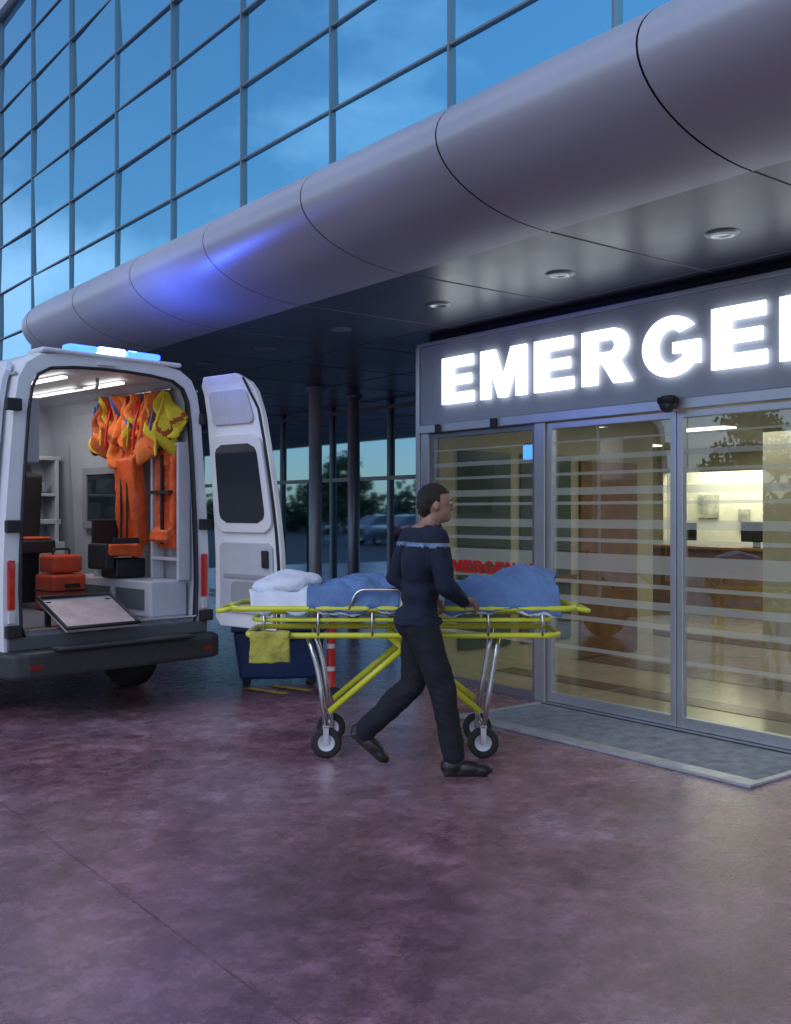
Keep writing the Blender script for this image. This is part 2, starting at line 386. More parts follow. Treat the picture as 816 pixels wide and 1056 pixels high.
# interior
cream=M('cream_wall',(.46,.45,.33),.6,noise=.08,nscale=1)
ivory=M('ivory_panel',(.6,.58,.48),.5,noise=.05,nscale=1)
wood=M('wood',(.20,.105,.055),.4,noise=.35,nscale=6)
tile=M('floor_tile',(.38,.35,.28),.15,noise=.15,nscale=1.2)
tiled=M('floor_tile_dark',(.12,.09,.07),.2,noise=.12,nscale=1.2)
ceilm=M('interior_ceiling',(.26,.27,.26),.6)
RX0=DW+.2
boxes('interior_floor',[(RX0-.02,9.6,YR,7.4,.001,.012),(9.6,15,-3,12,.001,.012)],tile,B)
boxes('interior_floor_band',[(7.0,7.3,YR,7.38,.013,.016),(8.2,8.7,YR,7.38,.013,.016),(10.6,11.1,-3,12,.013,.016)],tiled,B)
boxes('interior_ceiling',[(RX0+.2,9.6,YR,7.4,2.62,2.66),(9.6,15,-3,12,2.62,2.66)],ceilm,B)
boxes('interior_side_wall',[(DW+.13,9.58,7.40,7.48,0,3.2),(9.42,9.6,7.48,12,0,3.2),(9.6,15,12,12.1,0,3.2),(DW+.13,9.58,YR-.1,YR,0,3.2),(9.5,9.6,-3,YR-.1,0,3.2),(9.6,15,-3.1,-3,0,3.2)],cream,B)
box('interior_back_wall_low',14.0,14.1,-3,12,0,1.0,wood,B)
boxes('interior_back_wall',[(14.0,14.1,-3,8.0,1.0,2.62),(14.0,14.1,10.6,12,1.0,2.62),(14.0,14.1,8.0,10.6,2.25,2.62)],cream,B)
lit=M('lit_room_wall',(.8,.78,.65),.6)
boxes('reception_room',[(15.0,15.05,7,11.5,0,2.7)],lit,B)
boxes('reception_counter',[(13.3,13.95,7.6,10.8,0,1.02),(13.2,14.0,7.5,10.9,1.021,1.07)],[wood],B,bevel=.01)
boxes('reception_posters',[(14.96,14.995,8.4,8.75,1.4,1.8),(14.96,14.995,9.6,9.8,1.3,1.65),(14.96,14.995,10.2,10.6,1.5,1.9)],M('poster',(.45,.45,.38),.6,noise=.5,nscale=5),B)
boxes('reception_monitors',[(13.5,13.53,8.3,8.8,1.15,1.45),(13.5,13.53,9.6,10.05,1.15,1.43),(13.5,13.56,8.5,8.6,1.071,1.16),(13.5,13.56,9.8,9.88,1.071,1.16)],black,B,bevel=.004)
boxes('wood_doors',[(8.3,9.25,7.36,7.398,.02,2.15),(13.95,13.995,5.2,6.6,.02,2.15),(13.95,13.995,2.2,3.6,.02,2.15),(9.61,9.64,8.0,9.2,.02,2.15)],wood,B,bevel=.004)
boxes('wood_door_handles',[(8.38,8.40,7.33,7.358,1.0,1.2)],steel,B)
boxes('wall_dark_panels',[(6.55,7.25,7.37,7.397,.25,2.2),(7.4,8.15,7.37,7.397,.25,2.2)],M('tinted_panel',(.11,.15,.15),.12,.2,noise=.2,nscale=2),B,bevel=.004)
boxes('wall_rail',[(6.5,8.2,7.33,7.368,.85,.93)],wood,B)
boxes('interior_columns',[(11.2,11.6,6.6,7.0,0,2.62)],ivory,B,bevel=.01)
for i in range(3):
    y=5.0-.6*i
    boxes('waiting_chair_%d'%i,[(12.6,13.05,y,y+.5,.40,.46),(13.03,13.09,y,y+.5,.46,.9),(12.65,12.69,y+.02,y+.06,.0,.4),(12.98,13.02,y+.44,y+.48,0,.4)],M('seat_blue',(.06,.1,.2),.5),B,bevel=.01)
pl=M('ceiling_light_panel',(.9,.9,.85),.5,emit=(1,.90,.72),estr=3.5)
boxes('ceiling_light_panels',[(7.2,7.4,y,y+.6,2.60,2.618) for y in (2.4,4.3)]+[(x,x+.25,y,y+.7,2.60,2.618) for x in (10.4,12.4) for y in (1,4,7,9.6)],pl,B)
def area(name,loc,sx,sy,e,col,rot=(0,0,0),parent=None):
    l=bpy.data.lights.new(name,'AREA'); l.shape='RECTANGLE'; l.size=sx; l.size_y=sy; l.energy=e; l.color=col
    o=bpy.data.objects.new(name,l); COL.objects.link(o); o.location=loc; o.rotation_euler=rot
    if parent:o.parent=parent
    return o
area('hall_lamp',(8.0,4.6,2.58),1.6,4,38,(1,.88,.68),parent=B)
area('hall_lamp_rear',(12,6,2.58),2.5,6,140,(1,.89,.68),parent=B)
area('reception_lamp',(14.5,9.4,2.58),.5,2.5,75,(1,.93,.74),parent=B)
scr=M('screen',(.02,.05,.2),.3,emit=(.1,.35,1),estr=2)
boxes('info_screen',[(6.9,6.93,6.55,6.85,2.1,2.24)],scr,B); box('info_screen_back',6.94,6.98,6.53,6.87,2.08,2.26,black,B)
box('info_screen_hanger',6.95,6.97,6.69,6.71,2.26,2.62,black,B)

# entrance mat
mt=empty('entrance_mat')
matm=M('ribbed_mat',(.16,.18,.20),.85,noise=.25,nscale=30)
MX0,MX1,MY0,MY1=5.2,6.1,3.33,5.9
boxes('mat_frame',[(MX0,MX0+.13,MY0,MY1,.001,.022),(MX0+.13,MX1,MY1-.05,MY1,.001,.02),(MX0+.13,MX1,MY0,MY0+.05,.001,.02)],M('mat_edge_steel',(.50,.53,.58),.38,.5,noise=.2,nscale=9),mt,bevel=.004)
box('mat_base',MX0+.13,MX1,MY0+.05,MY1-.05,.001,.012,matm,mt)
boxes('mat_ribs',[(MX0+.14+.03*i,MX0+.152+.03*i,MY0+.06,MY1-.06,.012,.018) for i in range(25)],M('mat_rib',(.30,.32,.35),.6,.2,noise=.3,nscale=10),mt)

# ------------------------------------------------------------ emergency sign letters
def arc(cx,cy,rx,ry,a0,a1,n=18): return [(cx+rx*math.cos(R(a0+(a1-a0)*k/n)),cy+ry*math.sin(R(a0+(a1-a0)*k/n))) for k in range(n+1)]
G={}
G['E']=(.88,[[(0,0),(.88,0),(.88,.23),(.32,.23),(.32,.395),(.81,.395),(.81,.605),(.32,.605),(.32,.77),(.86,.77),(.86,1),(0,1)]])
G['M']=(1.16,[[(0,0),(.25,0),(.25,.64),(.47,0),(.69,0),(.91,.64),(.91,0),(1.16,0),(1.16,1),(.78,1),(.58,.40),(.38,1),(0,1)]])
G['R']=(1.03,[[(0,0),(.32,0),(.32,.38),(.42,.38),(.66,0),(1.03,0),(.77,.42)]+arc(.62,.69,.33,.31,-60,90)+[(0,1)],[(.32,.58),(.32,.80)]+arc(.57,.69,.11,.11,90,-90)])
G['G']=(1.04,[arc(.52,.5,.52,.52,38,322,26)+[(1.04,.16),(1.04,.56),(.56,.56),(.56,.37),(.74,.37),(.74,.30)]+arc(.52,.5,.23,.29,300,50,18)])
G['N']=(1.0,[[(0,0),(.31,0),(.31,.53),(.69,0),(1.0,0),(1.0,1),(.69,1),(.69,.47),(.31,1),(0,1)]])
G['C']=(1.0,[arc(.52,.5,.52,.52,35,325,26)+arc(.52,.5,.21,.28,312,48,18)])
G['Y']=(1.02,[[(.34,0),(.68,0),(.68,.4),(1.02,1),(.66,1),(.51,.68),(.36,1),(0,1),(.34,.4)]])
def word(name,h,sx,gap,loc,mat,ext,parent):
    x=0
    base=Matrix(((0,0,-1,loc[0]),(-1,0,0,loc[1]),(0,1,0,loc[2]),(0,0,0,1)))
    for i,ch in enumerate('EMERGENCY'):
        wd,loops=G[ch]
        cu=bpy.data.curves.new('letter','CURVE'); cu.dimensions='2D'; cu.fill_mode='BOTH'; cu.extrude=ext
        for lp in loops:
            s=cu.splines.new('POLY'); s.points.add(len(lp)-1); s.use_cyclic_u=True
            for k,(a,b_) in enumerate(lp): s.points[k].co=((x+a*sx)*h,b_*h,0,1)
        to=bpy.data.objects.new('tmp',cu); COL.objects.link(to)
        dg=bpy.context.evaluated_depsgraph_get(); me=bpy.data.meshes.new_from_object(to.evaluated_get(dg))
        bpy.data.objects.remove(to)
        me.materials.clear(); me.materials.append(mat)
        o=bpy.data.objects.new('letter_%s_%d'%(ch,i),me); COL.objects.link(o); o.matrix_world=base
        if parent: o.parent=parent
        x+=wd*sx+gap
    return x*h
S=empty('emergency_sign')
lett=M('lit_letter',(.9,.9,.9),.4,emit=(.93,.97,1),estr=2.0)
word('sign',.43,1.14,.22,(DW-.028,7.16,2.60),lett,.010,S)
S2=empty('door_lettering')
word('glass',.115,1.10,.14,(DW+.03,7.22,1.045),red,.002,S2)

# ------------------------------------------------------------ ambulance
ap=Vector((3.25,7.65,0))-Vector((math.cos(CAMA),-math.sin(CAMA),0))*.09
A=empty('ambulance',tuple(ap),R(8)); A.scale=(1,1,1.02)
half=[(.885,.42),(.905,.62),(.91,.95),(.905,1.25),(.885,1.6),(.855,2.0),(.825,2.35),(.79,2.56),(.73,2.68),(.62,2.75),(.4,2.785),(.15,2.80)]
prof=[(-x,z) for x,z in half]+[(x,z) for x,z in half[::-1]]
ihalf=[(.76,.66),(.785,.72),(.795,.98),(.79,1.25),(.775,1.6),(.75,2.0),(.725,2.32),(.70,2.49),(.65,2.59),(.55,2.645),(.35,2.67),(.12,2.68)]
iprof=[(-x,z) for x,z in ihalf]+[(x,z) for x,z in ihalf[::-1]]
secs=[(0.0,1,2.78),(.05,1.005,2.80),(.5,1.01,2.8),(2.0,1.01,2.8),(3.4,1.01,2.8),(3.9,1.0,2.76),(4.2,.985,2.6),(4.45,.97,2.35),(4.8,.97,1.95),(5.1,.96,1.58),(5.3,.95,1.38),(5.6,.92,1.25),(5.78,.88,1.05),(5.86,.82,.8)]
V=[];F=[];n=len(prof)
for (y,k,top) in secs:
    for x,z in prof: V.append((x*k,y,.42+(z-.42)*(top-.42)/(2.8-.42)))
for s in range(len(secs)-1):
    for i in range(n-1):
        a=s*n+i; F.append((a,a+n,a+n+1,a+1))
F.append(tuple(range((len(secs)-1)*n,len(secs)*n)))
body=obj('body_shell',V,F,white,A,smooth=True)
V=[(x,0,z) for x,z in prof]+[(x,0.0,z) for x,z in iprof]+[(x*1.0,.06,z) for x,z in iprof]
V[:n]=[(x,0,.42+(z-.42)*(2.78-.42)/(2.8-.42)) for x,z in prof]
F=[(i,i+1,n+i+1,n+i) for i in range(n-1)]+[(n+i,n+i+1,2*n+i+1,2*n+i) for i in range(n-1)]
obj('rear_door_frame',V,F,[white,black],A,fmats=[0]*(n-1)+[1]*(n-1))
tube('door_seal',[(x*.985,-.008,z*.997) for x,z in iprof],.013,black,A,seg=8)
LI=2.45
V=[(x*.998,.06,z) for x,z in iprof]+[(x,LI,z) for x,z in iprof]
F=[(i,n+i,n+i+1,i+1) for i in range(n-1)]+[tuple(range(n,2*n))]
obj('interior_lining',V,F,vaninner,A)
grey=M('grey_trim',(.3,.31,.34),.5)
floorv=M('van_floor',(.22,.24,.28),.4,noise=.3,nscale=20)
box('interior_floor',-.76,.76,-.01,LI-.005,.64,.70,floorv,A)
box('underbody',-.87,.87,.03,5.7,.36,.419,black,A)
box('sill_plate',-.76,.76,-.03,.10,.702,.712,steel,A)
box('rear_valance',-.88,.88,-.02,.03,.56,.66,M('valance',(.10,.105,.115),.5),A,bevel=.01)
bump=M('bumper_plastic',(.035,.037,.042),.55,noise=.2,nscale=25)
prism('rear_bumper',[(-.95,.10),(-.95,-.05),(-.90,-.16),(-.80,-.2),(.80,-.2),(.90,-.16),(.95,-.05),(.95,.10)],'Z',.37,.56,bump,A,bevel=.03)
box('bumper_step',-.6,.6,-.26,-.12,.561,.585,bump,A,bevel=.01)
boxes('bumper_reflectors',[(.70,.8,-.208,-.2,.44,.47),(-.8,-.70,-.208,-.2,.44,.47)],M('reflector_dark_red',(.25,.01,.01),.3),A)
tl=M('tail_lamp',(.35,.012,.012),.15,emit=(1,.05,.02),estr=.05,coat=1)
for s in(-1,1):
    x=.853*s
    box('tail_lamp_%d'%(s>0),x-.03,x+.03,-.025,.0,.86,1.22,tl,A,bevel=.012)
    box('tail_lamp_clear_%d'%(s>0),x-.028,x+.028,-.028,-.001,.76,.85,M('lamp_clear',(.6,.6,.62),.1),A,bevel=.008)
    boxes('hinges_%d'%(s>0),[(x-.05,x+.07,-.05,.0,zz,zz+.09) for zz in (.66,1.42,2.3)],black,A,bevel=.01)
box('roof_light_housing',-.62,.62,-.03,.22,2.755,2.79,white,A,bevel=.02,seg=3)
blue=M('beacon_blue',(.02,.06,.6),.1,emit=(.02,.07,1),estr=9)
bluew=M('beacon_core',(.5,.6,1),.1,emit=(.25,.38,1),estr=9)
box('beacon_blue_left',-.40,-.15,-.02,.10,2.791,2.84,blue,A,bevel=.018)
box('beacon_core',-.14,.10,-.022,.10,2.791,2.845,bluew,A,bevel=.018)
box('beacon_blue_right',.11,.42,-.02,.10,2.791,2.84,blue,A,bevel=.018)
bl=bpy.data.lights.new('beacon_lamp','POINT'); bl.energy=16; bl.color=(.05,.12,1); bl.shadow_soft_size=.05
blo=bpy.data.objects.new('beacon_lamp',bl); COL.objects.link(blo); blo.parent=A; blo.location=(.2,.04,2.90)
boxes('rear_work_lamps',[(-.15,0,-.03,-.001,2.70,2.73)],M('work_lamp',(.7,.7,.72),.1),A)
tube('roof_gutter_l',[(-.80,.02,2.58),(-.80,3.6,2.58)],.012,vaninner,A,seg=6)
tube('roof_gutter_r',[(.80,.02,2.58),(.80,3.6,2.58)],.012,vaninner,A,seg=6)
def hxr(z):
    for (xa,za),(xb,zb) in zip(half[:-1],half[1:]):
        if za<=z<=zb: return xa+(xb-xa)*(z-za)/(zb-za)
    return .9
def sideq(name,y0,y1,z0,z1,s,mat,off=.006):
    zs=[z0+(z1-z0)*k/6 for k in range(7)]
    V=[];F=[]
    for z in zs:
        x=(hxr(z)*1.01+off)*s; V+=[(x,y0,z),(x,y1,z)]
    for k in range(6): F.append((2*k,2*k+1,2*k+3,2*k+2))
    return obj(name,V,F,mat,A,smooth=True)
for s,t in((-1,'l'),(1,'r')):
    sideq('side_window_'+t,1.2,2.3,1.55,2.15,s,darkglass)
    sideq('cab_window_'+t,3.5,4.25,1.4,2.05,s,darkglass)
    sideq('side_stripe_'+t,.9,5.0,.98,1.16,s,red)
    sideq('side_stripe_low_'+t,.9,4.6,.66,.74,s,red)
V=[(-.78,4.52,2.24),(.78,4.52,2.24),(.82,5.02,1.66),(-.82,5.02,1.66)]
obj('windscreen',[(x,y+.03,z+.03) for x,y,z in V],[(0,1,2,3)],darkglass,A)
boxes('grille',[(-.4,.4,5.80,5.89,.62+.07*k,.66+.07*k) for k in range(4)],black,A)
for s in(-1,1): box('headlamp_%d'%(s>0),.5*s-.14,.5*s+.14,5.68,5.80,.86,1.06,M('headlamp',(.7,.7,.75),.05),A,bevel=.03)
for s in(-1,1): box('wing_mirror_%d'%(s>0),s*1.08-.08,s*1.08+.08,4.5,4.6,1.4,1.75,black,A,bevel=.03)
def wheel(name,x,y,r,wd,parent,s):
    lathe(name,[(.0,.05*s),(.06,.07*s),(.09,.03*s),(r*.55,.0*s),(r*.6,.07*s),(r*.64,wd/2*s*.95),(r*.7,wd/2*s),(r*.93,wd/2*s),(r,wd/2*s*.75),(r,-wd/2*s*.75),(r*.9,-wd/2*s),(r*.2,-wd/2*s)],[alu,rubber],parent,(x,y,r),axis='X',fm=[0]*5+[1]*6)
for s in(-1,1):
    for y in(1.05,4.7):
        wheel('wheel_%d_%d'%(s>0,int(y)),s*.76,y,.35,.24,A,s)
        V=[(s*.925,y,.42)]; m=16
        V+=[(s*.925,y+.43*math.cos(math.pi*k/m),.40+.40*math.sin(math.pi*k/m)) for k in range(m+1)]
        obj('wheel_arch_%d_%d'%(s>0,int(y)),V,[(0,k+1,k+2) for k in range(m)],black,A)
def door(prefix,toW,marker=False):
    def wid(z):
        return .84-( .91-hxr(z))*1.6
    def slab(nm,z0,z1,s0f,s1f,o0,o1,mat,N=8,bev=.008,round_=0):
        V=[];F=[]
        for k in range(N+1):
            z=z0+(z1-z0)*k/N
            e=0
            if round_:
                dz=min(z-z0,z1-z)
                if dz<round_: e=round_-math.sqrt(max(0,round_**2-(round_-dz)**2))
            a=s0f*wid(z)+e; b_=s1f*wid(z)-e
            V+=[toW(a,z,o0),toW(b_,z,o0),toW(b_,z,o1),toW(a,z,o1)]
        for k in range(N):
            q=4*k
            for i in range(4):
                j=(i+1)%4; F.append((q+i,q+j,q+4+j,q+4+i))
        F.append((3,2,1,0)); F.append((4*N,4*N+1,4*N+2,4*N+3))
        o=obj(nm,V,F,mat,A,bevel=bev)
        bm=bmesh.new(); bm.from_mesh(o.data); bmesh.ops.recalc_face_normals(bm,faces=bm.faces); bm.to_mesh(o.data); bm.free()
        return o
    slab(prefix+'_panel',.62,2.68,0.02,1,.0,.05,white,28,round_=.07)
    slab(prefix+'_trim_lower',.74,1.32,.12,.90,-.022,-.001,vaninner,16,round_=.05)
    slab(prefix+'_trim_upper',2.28,2.56,.14,.86,-.022,-.001,vaninner,16,round_=.05)
    slab(prefix+'_window_frame',1.40,2.2,.08,.94,-.030,-.001,M('white_trim',(.7,.71,.74),.4),20,round_=.1)
    slab(prefix+'_window_glass',1.48,2.12,.17,.86,-.036,-.031,darkglass,20,round_=.09,bev=0)
    slab(prefix+'_window_outer',1.45,2.15,.12,.90,.051,.056,darkglass,20,round_=.09,bev=0)
    slab(prefix+'_stripe',1.0,1.16,.05,.98,.052,.055,red,4,bev=0)
    slab(prefix+'_pocket',.82,1.0,.3,.75,-.03,-.023,grey,8,round_=.04,bev=0)
    slab(prefix+'_pocket_lip',1.03,1.06,.2,.85,-.035,-.023,grey,2,bev=0)
    slab(prefix+'_handle',1.12,1.26,.78,.86,-.05,-.023,black,4)
    slab(prefix+'_seal',.64,2.64,.955,.985,-.012,-.001,black,8,bev=0)
    if marker: slab(prefix+'_warning_marker',.72,1.12,.15,.9,-.036,-.031,red,4,bev=0)
phi=R(4)
door('right_door',lambda s,z,o:(hxr(z)+.02+o+s*math.sin(phi),-.05-s*math.cos(phi),z))
door('left_door',lambda s,z,o:(-hxr(z)*1.01-.075+o,.08+s,z),marker=True)
# interior fittings
box('side_window_inner',.752,.762,1.12,1.78,1.48,1.92,darkglass,A,bevel=.002)
boxes('window_surround',[(.735,.764,1.05,1.85,1.92,1.99),(.735,.764,1.05,1.85,1.41,1.48),(.735,.764,1.05,1.12,1.48,1.92),(.735,.764,1.78,1.85,1.48,1.92)],grey,A,bevel=.005)
boxes('wall_panel_seams',[(.73,.80,y-.004,y+.004,1.0,2.3) for y in (.95,2.1)],grey,A)
cab=M('cabinet_laminate',(.50,.52,.58),.35,noise=.06)
box('side_bench_cabinet',.40,.755,.10,1.5,.701,1.0,cab,A,bevel=.015)
boxes('bench_pockets',[(.392,.399,.2,.65,.76,.93),(.392,.399,.75,1.25,.76,.93)],M('pocket_dark',(.10,.11,.12),.6),A)
boxes('equipment_rack',[(.64,.76,.06,.09,1.0,2.15),(.64,.76,.46,.49,1.0,2.15),(.64,.76,.09,.46,2.12,2.15),(.64,.76,.09,.46,1.16,1.19)],cab,A,bevel=.006)
organic('folded_evac_chair',[('b',(.69,.27,1.66),(.08,.28,.80),(0,0,0)),('e',(.68,.27,2.02),(.06,.13,.12)),('b',(.64,.27,1.36),(.15,.26,.10),(0,.2,0)),('c',[(.65,.16,1.4),(.65,.16,2.0)],[.03,.03]),('c',[(.65,.38,1.4),(.65,.38,2.0)],[.03,.03])],orange,A,voxel=.014,smooth=6,disp=.02)
boxes('evac_chair_straps',[(.60,.63,.255,.275,1.3,2.05),(.59,.63,.13,.41,1.72,1.75)],black,A)
seatp=[('b',(.60,.74,1.66),(.12,.32,.76),(0,-.08,0)),('e',(.61,.74,2.12),(.06,.12,.11)),('b',(.46,.74,1.24),(.34,.34,.10),(0,.06,0)),('e',(.60,.61,1.60),(.08,.045,.24)),('e',(.60,.87,1.60),(.08,.045,.24))]
organic('attendant_seat',seatp,orange,A,voxel=.014,smooth=6,disp=.012)
boxes('attendant_seat_base',[(.38,.68,.62,.88,1.001,1.17),(.26,.36,.60,.90,1.08,1.30)],black,A,bevel=.02)
boxes('attendant_seat_side',[(.32,.58,.91,.935,1.17,1.50),(.31,.56,.53,.56,1.30,1.35),(.525,.54,.68,.705,1.3,2.0),(.525,.54,.78,.805,1.3,2.0)],black,A,bevel=.006)
def garment(name,x,y0,y1,z0,z1,mats,seed,fold=.05):
    rnd=random.Random(seed); nx,nz=36,26; V=[];F=[];fm=[]
    ph=[rnd.uniform(0,6.28) for _ in range(8)]
    for j in range(nz+1):
        v=j/nz
        for i in range(nx+1):
            u=i/nx
            pinch=.42+.58*min(1,(1-v)*1.6)
            y=(y0+y1)/2+(u-.5)*(y1-y0)*pinch+.05*math.sin(v*6+ph[4])+.02*math.sin(v*13+ph[6])
            off=math.sin(u*17+ph[0]+v*3)*fold*(.5+.5*(1-v))+math.sin(u*7+v*5+ph[1])*fold*.7+math.sin(v*11+ph[2]+u*6)*fold*.5
            zz=z0+(z1-z0)*v + (.09*math.sin(u*7+ph[3])+.04*math.sin(u*19+ph[5]))*(1-v)
            V.append((x-.06+off-.06*math.sin(math.pi*u),y,zz))
    for j in range(nz):
        for i in range(nx):
            a=j*(nx+1)+i; F.append((a,a+1,a+nx+2,a+nx+1))
            vv=j/nz+.06*math.sin(i*.3+ph[7]); uu=i/nx
            k=0
            if .3<vv<.38 : k=1
            if .2<uu<.26 or .70<uu<.76: k=2 if len(mats)>2 else 1
            fm.append(k)
    o=obj(name,V,F,mats,A,smooth=True,fmats=fm); s=o.modifiers.new('s','SOLIDIFY'); s.thickness=.015
bluef=M('blue_strap',(.05,.12,.4),.7)
darkor=M('orange_dark_fabric',(.40,.08,.02),.8,noise=.3,nscale=8,bump=.5,bscale=25)
garment('hanging_vest_a',.70,.06,.34,2.16,2.57,[yellowf,darkor,navy],1)
garment('hanging_vest_b',.66,.22,.52,2.08,2.57,[orange2,darkor,yellowf],2)
garment('hanging_vest_c',.68,.45,.78,2.14,2.58,[orange2,yellowf,bluef],3)
garment('hanging_vest_d',.66,.66,1.04,2.06,2.58,[orange2,darkor,bluef],4)
garment('hanging_vest_e',.66,.95,1.30,2.14,2.58,[darkor,orange2,yellowf],5)
tube('garment_rail',[(.60,.1,2.59),(.60,1.35,2.59)],.012,steel,A)
for i in range(10):
    y=.15+.12*i; yy=y+random.uniform(-.06,.06)
    tube('hanging_strap_%d'%i,rpath([(.56,y,2.54),(.52,yy,2.3),(.53,yy+.03,2.04+random.uniform(-.05,.1)),(.55,yy+.07,2.25),(.56,y+.06,2.52)],.05),.011,[yellowf,bluef,orange2,red][i%4],A,seg=6)
boxes('bulkhead_cabinet',[(.05,.70,2.12,LI-.01,.701,1.28),(.08,.70,2.2,LI-.01,1.45,1.50),(.08,.12,2.2,LI-.01,1.28,2.1),(.64,.68,2.2,LI-.01,1.28,2.1),(.12,.64,2.2,LI-.01,1.72,1.75),(.08,.70,2.2,LI-.01,2.07,2.11)],cab,A,bevel=.008)
boxes('cabinet_handles',[(.2,.32,2.10,2.119,1.12,1.14),(.45,.57,2.10,2.119,1.12,1.14),(.37,.375,2.112,2.1195,.75,1.25)],black,A)
boxes('shelf_contents',[(.15,.3,2.24,2.4,1.505,1.62),(.34,.5,2.24,2.4,1.505,1.66),(.2,.4,2.24,2.4,1.755,1.9),(.45,.6,2.24,2.4,1.755,1.86)],M('supplies',(.22,.25,.32),.6,noise=.6,nscale=9),A,bevel=.01)
organic('jump_seat',[('b',(.12,1.85,1.62),(.34,.12,.60),(.1,0,0)),('e',(.12,1.87,1.98),(.11,.07,.11)),('b',(.12,1.70,1.26),(.36,.36,.12),(0,0,0)),('b',(.12,1.78,1.0),(.2,.2,.5),(0,0,0))],black,A,voxel=.016,smooth=6)
box('jump_seat_cushion',-.02,.26,1.54,1.80,1.322,1.345,orange,A,bevel=.01)
K0=M('kit_orange',(.60,.07,.03),.45,noise=.2)
for nm,(x0,x1,y0,y1,z0,z1) in {'kit_case':(.08,.42,1.18,1.52,.705,1.02),'kit_bag':(.11,.40,1.22,1.50,1.032,1.19)}.items():
    box(nm,x0,x1,y0,y1,z0,z1,K0,A,bevel=.03,seg=3)
boxes('kit_case_details',[(.07,.43,1.172,1.53,.87,.885),(.2,.34,1.16,1.179,.78,.82),(.2,.34,1.16,1.179,.91,.94)],black,A)
tube('kit_case_handle',rpath([(.18,1.36,1.18),(.18,1.36,1.24),(.34,1.36,1.24),(.34,1.36,1.18)],.03),.01,black,A,seg=8)
strip=M('van_light_strip',(.9,.9,.9),.4,emit=(1,.97,.9),estr=2.5)
boxes('ceiling_light_strips',[(.28,.33,.4,1.0,2.63,2.648),(.28,.33,1.2,2.1,2.63,2.648),(-.24,-.19,.4,1.0,2.63,2.648),(-.24,-.19,1.2,2.1,2.63,2.648)],strip,A)
tube('ceiling_grab_rail',rpath([(.05,.35,2.65),(.05,.35,2.57),(.05,2.0,2.57),(.05,2.0,2.65)],.05),.014,steel,A)
lathe('ceiling_fan',[(.02,-.05),(.10,-.06),(.15,-.08),(.17,-.03),(.17,.0)],[grey],A,(-.30,1.3,2.60))
boxes('left_cabinets',[(-.735,-.45,.35,2.2,1.95,2.45)],cab,A,bevel=.012)
area('van_lamp',(0,1.2,2.58),.5,1.6,12,(1,.98,.95),parent=A)
V=[(-.50,.28,.90),(.12,.28,.90),(.14,-.14,.70),(-.48,-.14,.70)]
o=obj('loading_ramp',V,[(0,3,2,1)],M('ramp_plate',(.55,.50,.52),.4,.3,noise=.2,nscale=8),A); s=o.modifiers.new('s','SOLIDIFY'); s.thickness=.025; s.offset=-1
tube('ramp_edge',[(-.50,.28,.91),(.12,.28,.91),(.14,-.14,.71),(-.48,-.14,.71)],.016,black,A,seg=8,closed=True)
boxes('ramp_supports',[(-.46,-.42,.22,.26,.70,.88),(.05,.09,.22,.26,.70,.88)],black,A,bevel=.005)
lathe('oxygen_cap',[(0,.22),(.03,.22),(.045,.18),(.045,0)],[cab],A,(.46,1.05,1.0))

# ------------------------------------------------------------ stretcher
ang=-CAMA
pc=P(.05,6.80)
T=empty('ambulance_stretcher',(pc.x,pc.y,0),ang)
hw=.29
def loop(z,L0,L1,w_,rad=.12): return rpath([(L0,-w_,z),(L1,-w_,z),(L1,w_,z),(L0,w_,z)],rad,6,closed=True)
tube('main_frame_upper',loop(.975,-1.12,1.12,hw),.019,yellow,T,closed=True)
tube('main_frame_lower',loop(.80,-1.02,1.02,hw-.02),.019,yellow,T,closed=True)
tube('bed_frame',loop(.90,-.98,.98,hw-.03),.015,yellow,T,closed=True)
for s in(-1,1):
    y=s*(hw-.01)
    for i,x in enumerate([-.9,-.55,-.2,.2,.55,.9]):
        tube('frame_strut_%d_%d'%(s>0,i),[(x,y,.80),(x,y+.005*s,.975)],.011,steel,T,seg=8)
    tube('leg_a_%d'%(s>0),rpath([(-.62,y*.8,.79),(-.55,y*.8,.55),(-.50,y*.85,.17)],.1),.018,steel,T)
    tube('leg_b_%d'%(s>0),rpath([(.62,y*.8,.79),(.58,y*.8,.55),(.52,y*.85,.17)],.1),.018,steel,T)
    tube('brace_a_%d'%(s>0),[(.10,y*.7,.79),(-.48,y*.82,.30)],.021,yellow,T)
    tube('brace_b_%d'%(s>0),[(-.10,y*.66,.79),(.50,y*.82,.30)],.021,yellow,T)
    tube('side_rail_%d'%(s>0),rpath([(-.35,y+.02*s,.97),(-.3,y+.03*s,1.10),(.35,y+.03*s,1.10),(.4,y+.02*s,.97)],.06),.010,steel,T,seg=8)
    for nm,x in(('a',-.50),('b',.52)):
        lathe('wheel_%s_%d'%(nm,s>0),[(.0,.012),(.03,.016),(.055,.012),(.075,.018),(.088,.022),(.1,.014),(.1,-.014),(.088,-.022),(.055,-.012),(0,-.012)],[alu,rubber],T,(x,y*.85,.1),axis='Y',fm=[0,0,0,1,1,1,1,1,0])
        boxes('caster_fork_%s_%d'%(nm,s>0),[(x-.018,x+.018,y*.85-.032,y*.85-.026,.09,.21),(x-.018,x+.018,y*.85+.026,y*.85+.032,.09,.21),(x-.022,x+.022,y*.85-.032,y*.85+.032,.2,.215)],steel,T)
tube('axle_a',[(-.50,-.22,.20),(-.50,.22,.20)],.014,steel,T); tube('axle_b',[(.52,-.22,.20),(.52,.22,.20)],.014,steel,T)
for s in (-1,1):
    tube('end_handle_%d'%(s>0),rpath([(s*1.10,-.2,.975),(s*1.22,-.2,.95),(s*1.22,.2,.95),(s*1.10,.2,.975)],.05),.016,yellow,T)
